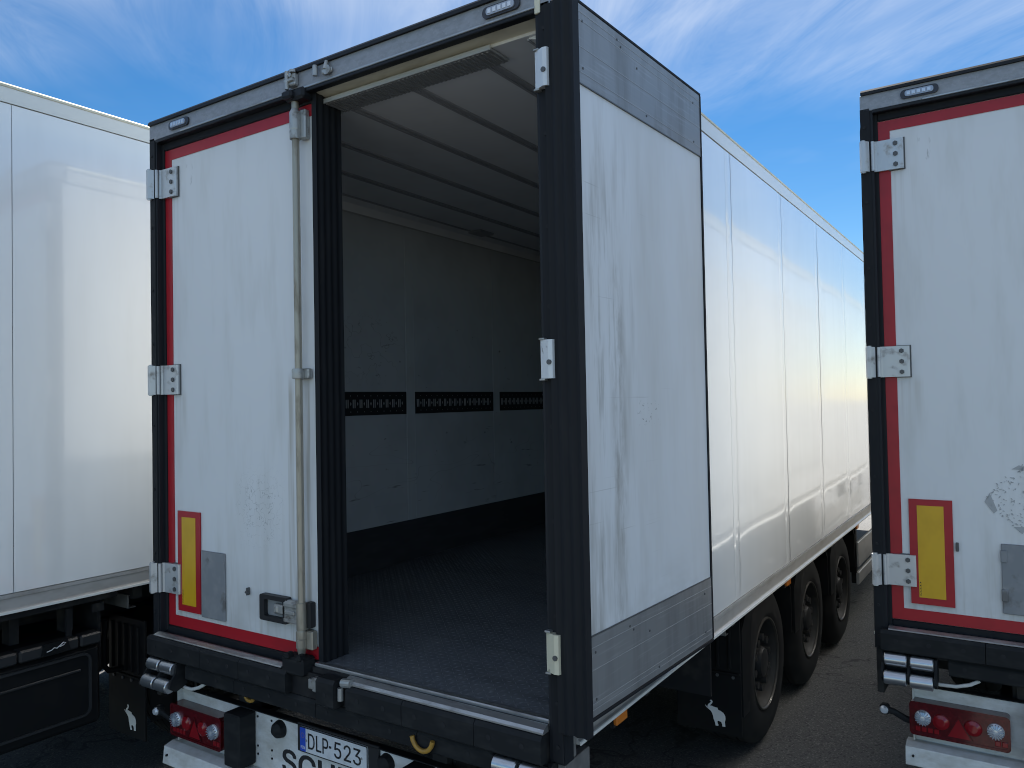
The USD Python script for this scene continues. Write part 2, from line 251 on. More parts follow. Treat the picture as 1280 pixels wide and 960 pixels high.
names = {}
def path_for(parent, name):
    base = f'{parent}/{name}'; k = names.get(base, 0); names[base] = k+1
    return base if k == 0 else f'{base}_{k:03d}'
def part(parent, name, mesh, material, smooth=False, label=None, T=None, stuff=False):
    if isinstance(mesh, list):
        for m in mesh: p = part(parent, name, m, material, smooth, label, T, stuff)
        return p
    p = path_for(parent, name)
    if T is not None: mesh = tf(mesh, T)
    g = usdkit.mesh(stage, p, mesh, M[material], smooth=smooth)
    if label: g.GetPrim().SetCustomDataByKey('label', label)
    if stuff: g.GetPrim().SetCustomDataByKey('kind', 'stuff')
    return p
def thing(name, label, category, loc=(0, 0, 0), yaw=0.0, group=None):
    p = path_for('/World', name); x = UsdGeom.Xform.Define(stage, p)
    x.AddTranslateOp().Set(Gf.Vec3d(*loc)); x.AddRotateZOp().Set(yaw)
    q = x.GetPrim(); q.SetCustomDataByKey('label', label); q.SetCustomDataByKey('category', category)
    if group: q.SetCustomDataByKey('group', group)
    return p

# flat elephant emblem, raised trunk, facing left; unit height
ELE = [(0.30, 1.00), (0.36, 1.01), (0.40, 0.95), (0.37, 0.86), (0.31, 0.80), (0.29, 0.76), (0.36, 0.77), (0.44, 0.745), (0.60, 0.73), (0.62, 0.655), (0.72, 0.63), (0.84, 0.57), (0.91, 0.46),
       (0.92, 0.34), (0.895, 0.22), (0.905, 0.02), (0.78, 0.02), (0.78, 0.10), (0.745, 0.19), (0.65, 0.215), (0.585, 0.20), (0.585, 0.12), (0.62, 0.05), (0.615, 0.00), (0.51, 0.00), (0.475, 0.14),
       (0.42, 0.28), (0.40, 0.40), (0.36, 0.50), (0.30, 0.575), (0.22, 0.62), (0.12, 0.69), (0.085, 0.755), (0.105, 0.76), (0.14, 0.70), (0.19, 0.70), (0.185, 0.76), (0.22, 0.82), (0.29, 0.88), (0.335, 0.935), (0.31, 0.955), (0.28, 0.965)]
def elephant(xc, z0, h, y0, y1):
    return ext(Polygon([(xc+(p[0]-0.5)*h, z0+p[1]*h) for p in ELE]).buffer(0), 'y', y0, y1)
def text_rear(s, height, x0, z0, y, width=None, bold=False, depth=0.002):
    """lettering that reads on a rear face (normal -y)"""
    m = meshkit.text_mesh(s, height, depth, bold); v = m.vertices.copy()
    if width: v[:, 0] *= width/(v[:, 0].max()-v[:, 0].min())
    return trimesh.Trimesh(np.stack([x0+v[:, 0], y-v[:, 2], z0+v[:, 1]], 1), m.faces, process=False)

def skin(x, y0, y1, z0, z1, sgn, bulge=0.0015, seed=0, ny=22, nz=26, th=0.05):
    """one sandwich panel of a trailer side: a faintly uneven outer sheet that rolls in at its long edges; sgn = side it faces"""
    ys, zs = np.linspace(y0, y1, ny), np.linspace(z0, z1, nz)
    e = 0.02
    ys[1], ys[-2] = y0+e, y1-e
    Y, Z = np.meshgrid(ys, zs, indexing='ij')
    n = meshkit.fbm(np.stack([Y*0.9+seed, Z*0.7, np.full_like(Y, seed*3.1)], -1), 2, 7)-0.5
    d = 0.0055*n - 0.0006*np.exp(-((Y-y0)/0.02)**2) - 0.0006*np.exp(-((y1-Y)/0.02)**2)
    v = np.stack([x+sgn*d, Y, Z], -1).reshape(-1, 3); f = []
    idx = lambda i, j: i*nz+j
    for i in range(ny-1):
        for j in range(nz-1):
            a, b, c, dd = idx(i, j), idx(i+1, j), idx(i+1, j+1), idx(i, j+1)
            f += [[a, b, c], [a, c, dd]] if sgn > 0 else [[a, c, b], [a, dd, c]]
    return trimesh.Trimesh(v, f, process=False)

# ------------------------------------------------------------------ the trailer
W = 1.3; L = 13.4; DY = 0.04
AXLES = (2.93, 4.24, 5.55)
def ground_z(y): return 0.015*np.clip(5.6-np.asarray(y, float), -1.0, 9.0)   # the yard falls gently away from the camera
def hinge_ids(): return (3.641, 2.552, 1.468)

def door_parts(P, T, side, opened, lift_T, reflector, marks):
    """a rear door in its own frame: s from the hinge edge (x), t from the outer face inwards (y), z; T takes it to its place"""
    Wd = 1.195 if opened else 1.244; s0 = 0.035
    dT = lift_T @ T
    d = part(P, 'door', bx(s0, Wd, 0.003, 0.088, 1.205 if not opened else 1.2405, 3.872, 0.004), 'door_white' if not opened else 'inner_white', T=dT,
             label=('right door folded open flat along the trailer side, scuffed inner face showing' if opened else ('closed left door' if side < 0 else 'closed right door')))
    # red contour tape on the outer face
    part(d, 'contour_tape', [bx(0.052, 0.108, -0.0005, 0.004, 1.209, 3.828), bx(0.108, Wd-0.002, -0.0005, 0.004, 3.772, 3.828), bx(0.108, Wd-0.002, -0.0005, 0.004, 1.209, 1.268)], 'red_tape', T=dT)
    # lip gasket round the outer face and ridged bulb gaskets on the edges
    lip = C(bx(0.0, 0.052, -0.012, 0.02, 1.175, 3.875, 0.005), bx(0.052, Wd+0.01, -0.010, 0.02, 3.830, 3.878, 0.005), bx(0.052, Wd+0.01, -0.010, 0.02, 1.165, 1.207, 0.005))
    part(d, 'lip_gasket', lip, 'black_rubber', T=dT)
    def ridged(sa, sb, t0, t1, n):
        prof = []
        for i in range(n*6+1):
            u = i/(n*6); prof.append((sb+(sb-sa)*0.10*math.cos(u*n*2*math.pi)+0, t0+(t1-t0)*u))
        prof += [(sa, t1), (sa, t0)]
        return ext(Polygon(prof).buffer(0), 'z', 1.185, 3.878)
    if not opened: part(d, 'edge_gasket', ridged(Wd-0.002, Wd+0.026, -0.010, 0.150, 4), 'black_rubber', smooth=50, T=dT)
    se = 1.181
    if opened:
        m = ridged(0.0, 0.030, -0.02, 0.104, 3); m.vertices[:, 0] = 0.035-m.vertices[:, 0]*1.3; m.invert()
        part(d, 'edge_gasket', m, 'black_rubber', smooth=50, T=dT)
        part(d, 'edge_gasket', [bx(0.0, se+0.016, 0.0, 0.094, 3.8725, 3.888, 0.004), bx(0.0, se+0.016, 0.0, 0.094, 1.224, 1.2415, 0.004), bx(se, se+0.016, 0.0, 0.0945, 1.24, 3.873, 0.002)], 'black_rubber', T=dT)
        # inner face: white sheet with aluminium scuff plates above and below, each with pressed lines
        part(d, 'edge_trim', bx(0.029, 0.037, 0.088, 0.098, 1.242, 3.872, 0.001), 'strip_white', T=dT)
        for z0, z1 in ((3.574, 3.872), (1.242, 1.532)):
            k = part(d, 'scuff_plate', bx(0.037, se, 0.088, 0.0925, z0, z1, 0.001), 'kick_alu', T=dT)
            zz = [z0+(z1-z0)*q for q in ((0.14, 0.46, 0.80, 0.90) if z0 > 3 else (0.09, 0.16, 0.58, 0.86))]
            part(k, 'pressed_line', [bx(0.04, se-0.002, 0.0922, 0.0935, q-0.0015, q+0.0015, 0.0005) for q in zz], 'kick_line', T=dT)
            part(k, 'rivet', C(*[cy((s_, 0.092, z_), (s_, 0.0945, z_), 0.005, 8) for s_, z_ in [(0.08, z0+0.06), (0.08, z1-0.06), (0.6, z0+0.03), (1.10, z1-0.06), (1.10, z0+0.05), (0.35, z1-0.03), (0.38, z1-0.05), (0.52, z1-0.09)]]), 'bolt_steel', T=dT, stuff=True)
            part(d, 'edge_trim', bx(0.037, se, 0.088, 0.0935, (z0-0.004) if z0 > 3 else z1, z0 if z0 > 3 else z1+0.004), 'bolt_steel', T=dT)
    # strap hinges: a plate bolted to the door and a knuckle on the corner post
    for hz in (hinge_ids() if not opened else ()):
        pl = [(-0.030, -0.044), (-0.030, -0.062), (-0.022, -0.070), (-0.006, -0.070), (0.004, -0.062), (0.012, -0.048), (0.026, -0.034), (0.046, -0.022), (0.165, -0.019), (0.172, -0.014), (0.172, -0.003), (0.05, -0.003), (0.035, -0.012), (0.0, -0.044)]
        h = part(d, 'hinge', ext(Polygon(pl), 'z', hz-0.080, hz+0.080), 'hinge_steel' if not opened else 'hinge_cream', smooth=25, T=dT)
        if not opened:
            part(d, 'hinge_bolt', [cy((0.135, -0.026, hz+q), (0.135, -0.016, hz+q), 0.0125, 6) for q in (-0.055, 0.0, 0.055)], 'bolt_steel', T=dT)
            part(d, 'hinge_pin', C(cy((-0.014, -0.056, hz-0.086), (-0.014, -0.056, hz+0.086), 0.012, 14), cy((0.030, -0.040, hz-0.078), (0.030, -0.040, hz+0.078), 0.009, 14)), 'hinge_steel', smooth=40, T=dT)
            part(d, 'hinge_shim', bx(0.10, 0.178, -0.0035, 0.001, hz-0.084, hz+0.084), 'bolt_steel', T=dT)
    # espagnolette rod with guides, keeper ends and a folded handle
    rs = 1.27-0.106 if side < 0 else 1.27-0.106
    r = part(d, 'lock_rod', cy((rs, -0.040, 1.27), (rs, -0.040, 3.86), 0.0175, 18), 'rod_steel', smooth=40, T=dT)
    g1 = C(bx(rs-0.03, rs+0.055, -0.030, 0.0, 2.522, 2.572, 0.006), lathe([(0.0, -0.024), (0.027, -0.024), (0.030, -0.018), (0.030, 0.018), (0.027, 0.024), (0.0, 0.024)], 'z', 18, (rs, -0.042, 2.547)))
    part(d, 'rod_guide', g1, 'cast_steel', smooth=35, T=dT)
    g2 = C(bx(rs+0.008, rs+0.056, -0.032, 0.0, 3.660, 3.80, 0.005), lathe([(0, 3.66), (0.026, 3.66), (0.027, 3.70), (0.025, 3.702), (0.027, 3.712), (0.027, 3.785), (0.014, 3.81), (0, 3.81)], 'z', 18, (rs, -0.042, 0)))
    part(d, 'rod_guide', g2, 'cast_steel', smooth=35, T=dT)
    g3 = C(bx(rs+0.008, rs+0.062, -0.034, 0.0, 1.258, 1.345, 0.005), lathe([(0, 1.232), (0.015, 1.232), (0.022, 1.262), (0.026, 1.268), (0.026, 1.305), (0.024, 1.307), (0.026, 1.311), (0.026, 1.340), (0.022, 1.346), (0.022, 1.352), (0, 1.352)], 'z', 18, (rs, -0.042, 0)))
    part(d, 'rod_guide', g3, 'rod_steel', smooth=35, T=dT)
    hx = rs  # handle group
    hb = part(d, 'handle', ext(rrect(hx-0.315, hx-0.115, 1.352, 1.478, 0.012).difference(rrect(hx-0.282, hx-0.145, 1.375, 1.456, 0.010)), 'y', -0.030, 0.0), 'ink_black', T=dT)
    part(d, 'handle_recess', bx(hx-0.284, hx-0.143, -0.006, 0.0025, 1.373, 1.458), 'patch_grey', T=dT)
    part(d, 'handle_grip', C(bx(hx-0.215, hx-0.13, -0.030, -0.006, 1.392, 1.440, 0.007), bx(hx-0.205, hx-0.18, -0.036, -0.02, 1.398, 1.432, 0.006)), 'cast_steel', T=dT)
    part(d, 'handle_plate', C(bx(hx-0.135, hx+0.005, -0.036, -0.002, 1.362, 1.470, 0.010), bx(hx-0.128, hx-0.01, -0.043, -0.034, 1.440, 1.462, 0.005), bx(hx-0.128, hx-0.01, -0.043, -0.034, 1.368, 1.388, 0.005), bx(hx-0.12, hx-0.05, -0.044, -0.034, 1.405, 1.425, 0.004)), 'cast_steel', T=dT)
    part(d, 'handle_sleeve', C(cy((rs, -0.041, 1.352), (rs, -0.041, 1.474), 0.0245, 18)), 'rod_steel', smooth=40, T=dT)
    part(d, 'handle_base', ext(rrect(rs+0.012, rs+0.05, 1.356, 1.476, 0.01), 'y', -0.03, 0.0), 'ink_black', T=dT)
    part(d, 'padlock_eye', C(bx(0.735, 0.742, -0.022, 0.0, 1.452, 1.49, 0.002), cy((0.726, -0.014, 1.466), (0.748, -0.014, 1.466), 0.007, 10)), 'bolt_steel', T=dT)
    if reflector:
        a = part(d, 'reflector_board', bx(0.144, 0.342, -0.0055, 0.001, 1.300, 1.838), 'red_tape', T=dT, label='red bordered yellow retroreflective board')
        part(a, 'yellow_field', bx(0.182, 0.303, -0.0068, -0.0045, 1.335, 1.806), 'yellow_film', T=dT)
        part(a, 'print_mark', C(*[bx(0.187+0.003*(i % 2), 0.192, -0.0074, -0.0064, 1.345+0.008*i, 1.350+0.008*i) for i in range(9)]), 'ink_black', T=dT, stuff=True)
        if reflector == 1:
            part(d, 'document_plate', C(bx(0.350, 0.549, -0.008, 0.001, 1.290, 1.640, 0.003), bx(0.535, 0.549, -0.011, -0.006, 1.36, 1.40, 0.001), bx(0.535, 0.549, -0.011, -0.006, 1.56, 1.60, 0.001)), 'patch_grey', T=dT)
        else:
            part(d, 'document_plate', C(bx(0.545, 0.76, -0.008, 0.001, 1.300, 1.640, 0.003), bx(0.542, 0.57, -0.014, -0.004, 1.36, 1.42, 0.003), bx(0.542, 0.57, -0.014, -0.004, 1.55, 1.61, 0.003)), 'patch_grey', T=dT)
            part(d, 'padlock_eye', bx(0.352, 0.366, -0.014, 0.0, 1.585, 1.63, 0.003), 'bolt_steel', T=dT)
            # half torn-off diamond placard: shreds of grey film left on the paint
            rng = np.random.default_rng(4); cs, cz = 0.64, 1.86
            sh = []
            for i in range(420):
                u, v = rng.uniform(-0.17, 0.17, 2)
                if abs(u)+abs(v) > 0.175 or rng.random() > 0.25+4.5*(abs(u)+abs(v)): continue
                w_, h_ = rng.uniform(0.0015, 0.008), rng.uniform(0.001, 0.004); an = rng.uniform(0, np.pi)
                q = np.array([(-w_, -h_), (w_*0.6, -h_*rng.uniform(.4, 1)), (w_, h_), (-w_*0.5, h_*rng.uniform(.3, 1))]); ro = np.array([[math.cos(an), -math.sin(an)], [math.sin(an), math.cos(an)]])
                sh.append(ext(Polygon(q @ ro.T+[cs+u, cz+v]).convex_hull, 'y', 0.0012, 0.004))
            for q in ([(0.482, 1.84), (0.505, 1.885), (0.515, 1.84), (0.535, 1.80), (0.52, 1.785)], [(0.60, 1.725), (0.655, 1.727), (0.635, 1.693)], [(0.60, 2.005), (0.63, 2.025), (0.665, 2.012), (0.65, 2.0)], [(0.72, 1.79), (0.76, 1.80), (0.75, 1.765)]):
                sh.append(ext(Polygon(q).convex_hull, 'y', 0.0012, 0.0042))
            mat('placard_shred', (0.36, 0.37, 0.37), 0.6)
            part(d, 'torn_placard', C(*sh), 'placard_shred', T=dT, stuff=True)
    return d

def make_trailer(name, label, loc, yaw, lift, seam0, right_open, plate, locker, ref_l, interior, group):
    P = thing(name, label, 'trailer', loc, yaw, group)
    LT = np.eye(4); LT[2, 3] = lift
    def pt(n, m, mt, parent=None, **k): return part(parent or P, n, m, mt, T=LT, **k)
    # ---- side walls: sandwich panels between narrow joint strips
    seams = [s for s in np.arange(seam0, L-0.2, 1.17)]
    edges = [0.07]+seams+[L-0.02]
    for sgn in (1, -1):
        xo = sgn*W
        wl = pt('side_wall', bx(xo-sgn*0.012, xo-sgn*0.062, 0.066, L-0.02, 1.20, 3.875), 'interior_white')
        for i in range(len(edges)-1):
            a = edges[i]+(0.0525 if i else 0); b = edges[i+1]-(0.0525 if i < len(edges)-2 else 0)
            pt('wall_panel', skin(xo, a, b, 1.205, 3.868, sgn, seed=i+10*(sgn > 0)+int(loc[0]*7)), 'side_white', wl, smooth=True)
        for s in seams:
            hh = 0.0525
            prof = [(s-hh+0.001, xo-sgn*0.011), (s-hh+0.0025, xo-sgn*0.0015), (s-0.020, xo-sgn*0.0006), (s+0.020, xo-sgn*0.0006), (s+hh-0.0025, xo-sgn*0.0015), (s+hh-0.001, xo-sgn*0.011)]
            m = extrude_polygon(Polygon(prof), 2.663, engine='earcut'); v = m.vertices; m.vertices = np.stack([v[:, 1], v[:, 0], v[:, 2]+1.205], 1)
            if m.volume < 0: m.invert()
            pt('joint_strip', m, 'side_white', wl)
        # bottom rail profile and roof edge trim
        X = lambda u: xo+sgn*u
        rp = [(X(-0.06), 1.100), (X(0.010), 1.100), (X(0.014), 1.104), (X(0.014), 1.112), (X(0.004), 1.118), (X(0.002), 1.124), (X(0.002), 1.176), (X(0.007), 1.182), (X(0.007), 1.201), (X(-0.06), 1.203)]
        rl = pt('bottom_rail', ext(Polygon(rp), 'y', 0.09, L), 'rail_alu')
        pt('rail_edge', ext(Polygon([(X(0.0142), 1.0985), (X(0.0185), 1.0985), (X(0.0185), 1.1110), (X(0.0142), 1.1135)]), 'y', 0.089, L+0.001), 'strip_white', rl)
        rp = [(X(-0.07), 3.874), (X(0.004), 3.874), (X(0.005), 3.90), (X(0.004), 3.955), (X(-0.002), 3.975), (X(-0.018), 3.988), (X(-0.07), 3.990)]
        tr = pt('roof_trim', ext(Polygon(rp), 'y', 0.10, L), 'strip_white')
        pt('trim_bead', ext(Polygon([(X(0.0), 3.958), (X(0.007), 3.960), (X(0.006), 3.972), (X(-0.008), 3.984), (X(-0.012), 3.978)]), 'y', 0.101, L-0.001), 'cream_liner', tr)
        for k in range(5):                               # amber side markers under the rail
            y = 0.50+2.78*k
            a = pt('side_marker', bx(xo-sgn*0.03, xo-sgn*0.004, y-0.05, y+0.05, 1.035, 1.085, 0.008), 'amber_lens')
            pt('marker_bracket', bx(xo-sgn*0.045, xo-sgn*0.03, y-0.04, y+0.04, 1.02, 1.10), 'chassis_black', a)
    pt('roof', bx(-W+0.06, W-0.06, 0.10, L, 3.905, 3.987), 'strip_white')
    pt('front_wall', bx(-W, W, L-0.01, L+0.06, 1.10, 3.99, 0.01), 'side_white')
    fl = pt('floor', bx(-W+0.05, W-0.05, 0.04, L-0.02, 1.105, 1.200), 'floor_grey')
    if interior:
        # raised tread pattern on the near part of the floor
        rng = np.random.default_rng(2); tread = []
        base = np.array([(-0.013, 0, 0), (0, -0.0035, 0), (0.013, 0, 0), (0, 0.0035, 0), (0, 0, 0.0018)])
        fc = np.array([[0, 1, 4], [1, 2, 4], [2, 3, 4], [3, 0, 4]]); V = []; FF = []; n = 0
        for i, x in enumerate(np.arange(-1.20, 1.20, 0.034)):
            for j, y in enumerate(np.arange(0.07, 3.6, 0.034)):
                a = math.pi/4 if (i+j) % 2 else -math.pi/4
                c, s = math.cos(a), math.sin(a); v = base.copy(); v[:, 0], v[:, 1] = base[:, 0]*c-base[:, 1]*s, base[:, 0]*s+base[:, 1]*c
                V.append(v+[x, y, 1.2002]); FF.append(fc+n); n += 5
        pt('tread_bars', trimesh.Trimesh(np.vstack(V), np.vstack(FF), process=False), 'tread_grey', fl, stuff=True)
        ins = pt('ceiling', bx(-1.239, 1.239, 0.105, L-0.03, 3.852, 3.88), 'ceiling_white')
        for x in (0.87, 0.445, 0.045, -0.378, -0.77, 1.14):
            c_ = [(x-0.025, 3.852), (x-0.024, 3.843), (x-0.009, 3.843), (x-0.008, 3.848), (x+0.008, 3.848), (x+0.009, 3.843), (x+0.024, 3.843), (x+0.025, 3.852)]
            pt('ceiling_rail', ext(Polygon(c_), 'y', 0.24, L-0.04), 'ceiling_rail', ins)
        lamp = pt('ceiling_lamp', bx(-1.16, -1.02, 2.78, 2.98, 3.832, 3.853, 0.008), 'ceiling_rail', ins)
        for sgn in (-1, 1):
            xi = sgn*1.222
            pt('cornice', ext(Polygon([(sgn*1.236, 3.852), (sgn*1.13, 3.8515), (sgn*1.132, 3.846), (sgn*1.20, 3.826), (sgn*1.215, 3.77), (sgn*1.236, 3.768)]), 'y', 0.12, L-0.04), 'ceiling_white')
            pt('cornice_bead', [bx(sgn*1.124, sgn*1.132, 0.12, L-0.05, 3.840, 3.852), bx(sgn*1.213, sgn*1.219, 0.12, L-0.05, 3.760, 3.770)], 'ceiling_rail')
            ed = [0.12]+list(seams)+[L-0.04]
            for i in range(len(ed)-1):
                a, b = ed[i]+(0.048 if i else 0), ed[i+1]-(0.048 if i < len(ed)-2 else 0)
                ip = pt('inner_panel', bx(sgn*1.2385, xi, a, b, 1.202, 3.77, 0.002), 'interior_white')
                st = pt('lashing_strip', bx(xi+sgn*0.001, xi-sgn*0.004, a+0.004, b-0.004, 2.318, 2.488, 0.001), 'lash_black', ip)
                sl = []; k = 0; y = a+0.035
                while y < b-0.03 and y < 6.2:
                    for q in (-0.009, 0.009): sl.append(bx(xi-sgn*0.0035, xi-sgn*0.0055, y+q-0.0035, y+q+0.0035, 2.372, 2.432))
                    if y+0.034 < b-0.02: sl.append(bx(xi-sgn*0.0035, xi-sgn*0.0055, y+0.029, y+0.039, 2.397, 2.407)); sl.append(bx(xi-sgn*0.0035, xi-sgn*0.0055, y+0.0325, y+0.0355, 2.39, 2.414))
                    for q in (2.345, 2.459): sl.append(bx(xi-sgn*0.0035, xi-sgn*0.005, y+0.031, y+0.037, q-0.003, q+0.003))
                    y += 0.068
                if sl: pt('slot', C(*sl), 'slot_grey', st, stuff=True)
            for s in seams:
                pt('joint_cover', bx(sgn*1.2385, xi-sgn*0.002, s-0.046, s+0.046, 1.50, 3.768, 0.002), 'interior_white')
            pt('kick_rail', bx(sgn*1.2385, xi-sgn*0.009, 0.12, L-0.05, 1.200, 1.505, 0.003), 'interior_kick')
        pt('bulkhead', bx(-1.22, 1.22, L-0.07, L-0.03, 1.2, 3.85), 'interior_white')
        # rear header inside: cream liner and a ribbed aluminium plate hung below the ceiling
        hl = pt('header_liner', ext(Polygon([(0.03, 3.905), (0.035, 3.872), (0.10, 3.866), (0.16, 3.853), (0.16, 3.91)]), 'x', -1.238, 1.238), 'cream_liner')
        ap = pt('ribbed_plate', bx(-1.19, 0.965, 0.088, 0.225, 3.836, 3.848, 0.002), 'plate_alu')
        pt('plate_rib', C(*[bx(x-0.006, x+0.006, 0.095, 0.222, 3.8325, 3.837, 0.001) for x in np.arange(-1.17, 0.95, 0.024)]), 'plate_alu', ap, stuff=True)
        pt('plate_edge', bx(-1.19, 0.968, 0.080, 0.089, 3.834, 3.856, 0.002), 'trim_alu', ap)
    # ---- rear frame
    fr = pt('rear_frame', bx(-W+0.004, W-0.004, -0.006, 0.10, 3.885, 3.972, 0.003), 'header_steel')
    pt('header_lip', C(bx(-1.236, 1.236, -0.010, 0.03, 3.868, 3.886, 0.003)), 'black_post', fr)
    pt('header_edge', bx(-1.0, 1.24, -0.014, -0.006, 3.883, 3.893, 0.002), 'sill_steel', fr)
    pt('roof_cap', ext(Polygon([(-0.018, 3.970), (-0.018, 3.985), (-0.008, 3.997), (0.03, 4.002), (0.14, 3.998), (0.14, 3.970)]), 'x', -W+0.010, W-0.010), 'black_post', fr)
    for sgn in (-1, 1):
        x0, x1 = sgn*W, sgn*1.236
        pr = [(x0*0.992 if 0 else x0-sgn*0.012, 3.998), (x0-sgn*0.012, 3.93), (x0, 3.78), (x0, 1.055), (x1, 1.055), (x1, 3.998)]
        po = pt('corner_post', ext(Polygon(pr), 'y', 0.0, 0.066), 'black_post', fr)
        pt('post_trim', bx(x0-sgn*0.003, x0-sgn*0.052, -0.006, 0.001, 1.06, 3.90, 0.003), 'black_rubber', fr)
        hs = [1.12, 1.28, 1.60, 1.95, 2.30, 2.75, 3.05, 3.40, 3.80]
        pt('post_bolt', C(*[cy((sgn*1.276, -0.010, z), (sgn*1.276, -0.004, z), 0.008, 8) for z in hs]), 'dark_hole', fr, stuff=True)
        if sgn > 0 and right_open:
            pt('post_cap', bx(1.2370, 1.262, -0.010, 0.0, 3.862, 3.998, 0.002), 'hinge_cream', fr)
        for hz in hinge_ids():
            opened = sgn > 0 and right_open
            if opened:
                kn = pt('hinge_knuckle', ext(Polygon([(1.238, -0.004), (1.240, -0.016), (1.256, -0.024), (1.268, -0.030), (1.285, -0.038), (1.301, -0.034), (1.306, -0.020), (1.302, 0.004)]), 'z', hz-0.072, hz+0.072), 'hinge_white' if hz > 2 else 'hinge_cream', fr, smooth=30)
                pt('knuckle_bolt', C(cy((1.288, -0.041, hz-0.012), (1.288, -0.034, hz-0.012), 0.010, 8)), 'bolt_steel', fr)
                pt('knuckle_edge', [bx(1.238, 1.262, -0.028, -0.004, hz+0.072, hz+0.080, 0.002), bx(1.238, 1.262, -0.028, -0.004, hz-0.080, hz-0.072, 0.002)], 'cast_steel', fr)
    for x0, x1 in ((-1.10, -0.925), (1.00, 1.175)):
        ml = pt('marker_lamp', ext(rrect(x0, x1, 3.906, 3.952, 0.021), 'y', -0.016, -0.004), 'lamp_dark')
        pt('lens', ext(rrect(x0+0.022, x1-0.022, 3.914, 3.944, 0.012), 'y', -0.022, -0.015), 'marker_lens', ml)
        pt('reflector_cell', C(*[bx(x0+0.030+0.0235*i, x0+0.046+0.0235*i, -0.0245, -0.021, 3.919, 3.939, 0.003) for i in range(5)]), 'clear_lens', ml, stuff=True)
    # rod keepers on the header and on the sill
    for sx in (-1, 1):
        kx = sx*0.106
        if sx < 0 or not right_open:
            pt('top_keeper', C(bx(kx-0.045*1, kx+0.085, -0.030, 0.045, 3.838, 3.892, 0.012), bx(kx-0.04, kx+0.03, -0.055, -0.02, 3.842, 3.880, 0.010)), 'black_post')
            k = pt('keeper_casting', C(bx(kx-0.025, kx+0.035, -0.034, -0.006, 3.905, 3.965, 0.006), cy((kx-0.012, -0.038, 3.888), (kx-0.012, -0.038, 3.975), 0.010, 12), cy((kx+0.008, -0.040, 3.955), (kx+0.008, -0.005, 3.955), 0.010, 12), cy((kx-0.026, -0.036, 3.93), (kx+0.034, -0.036, 3.93), 0.009, 12), lathe([(0, 0), (0.016, 0), (0.016, 0.012), (0, 0.014)], 'z', 12, (kx+0.02, -0.03, 3.965))), 'cast_steel', smooth=30)
        else:
            k = pt('keeper_casting', C(bx(kx-0.012, kx+0.055, -0.024, -0.006, 3.912, 3.940, 0.008), cy((kx-0.045, -0.026, 3.915), (kx-0.045, -0.026, 3.962), 0.012, 12), cy((kx+0.02, -0.028, 3.93), (kx+0.024, -0.02, 3.968), 0.009, 12), lathe([(0, 0), (0.022, 0), (0.022, 0.010), (0, 0.012)], 'y', 14, (kx+0.03, -0.028, 3.925))), 'cast_steel', smooth=30)
    kk = pt('sill_keeper', C(bx(-0.190, -0.045, -0.055, 0.03, 1.150, 1.232, 0.010), bx(-0.165, -0.135, -0.062, -0.02, 1.222, 1.25, 0.006), bx(-0.085, -0.055, -0.062, -0.02, 1.222, 1.25, 0.006)), 'bumper_rubber')
    if not right_open: pt('sill_keeper', C(bx(0.045, 0.190, -0.055, 0.03, 1.150, 1.232, 0.010)), 'bumper_rubber')
    # sill: steel threshold strips and rubber faced beam
    sb = pt('sill_beam', bx(-1.232, 1.232, -0.022, 0.10, 1.045, 1.1695), 'chassis_black')
    pt('threshold', bx(-0.03, 1.232, 0.004, 0.036, 1.166, 1.207, 0.004), 'sill_steel', sb)
    pt('threshold_groove', bx(-0.03, 1.232, -0.008, 0.004, 1.166, 1.194, 0.002), 'chassis_black', sb)
    pt('sill_strip', ext(Polygon([(-0.008, 1.1695), (-0.008, 1.182), (-0.020, 1.183), (-0.044, 1.175), (-0.048, 1.1715), (-0.048, 1.1695)]), 'x', -1.228, -0.20), 'sill_steel', sb)
    pt('sill_strip', ext(Polygon([(-0.008, 1.1695), (-0.008, 1.196), (-0.016, 1.197), (-0.040, 1.186), (-0.048, 1.176), (-0.048, 1.1695)]), 'x', 0.215, 1.236), 'sill_steel', sb)
    def rub(x0, x1, z0, z1, y0):
        return ext(Polygon([(-0.022, z0), (y0+0.008, z0), (y0, z0+0.008), (y0, z1-0.016), (y0+0.012, z1), (-0.022, z1)]), 'x', x0, x1)
    segs = [(-1.262, -0.800), (-0.797, -0.492), (-0.489, -0.150), (0.075, 0.185), (0.240, 0.560), (0.563, 0.930), (0.933, 1.236)] if not plate == 'none' else []
    for i, (a, b) in enumerate(segs):
        y0 = -0.066 if i != 3 else -0.085
        q = pt('bumper_block', rub(a, b, 1.062, 1.1675 if i != 3 else 1.185, y0), 'bumper_rubber')
        pt('block_bolt', C(*[cy((x, y0-0.0015, 1.118), (x, y0+0.01, 1.118), 0.011, 8) for x in (np.arange(a+0.07, b-0.02, 0.15) if b-a > 0.2 else [(a+b)/2])]), 'dark_hole', q, stuff=True)
    for a, b in ((-0.96, -0.56), (-0.556, 0.02), (0.024, 0.62), (0.624, 1.0)):
        q = pt('lower_block', rub(a, b, 0.975, 1.055, -0.040), 'bumper_rubber')
        pt('block_bolt', C(*[cy((x, -0.0415, 1.018), (x, -0.03, 1.018), 0.010, 8) for x in np.arange(a+0.07, b-0.02, 0.19)]), 'dark_hole', q, stuff=True)
    pt('latch_piece', [bx(0.015, 0.07, -0.055, -0.02, 1.10, 1.165, 0.006), cy((0.205, -0.06, 1.10), (0.205, -0.06, 1.155), 0.013, 12), cy((0.205, -0.045, 1.172), (0.26, -0.045, 1.178), 0.020, 14), bx(-0.02, 0.01, -0.045, -0.02, 1.105, 1.15, 0.004)], 'cast_steel')
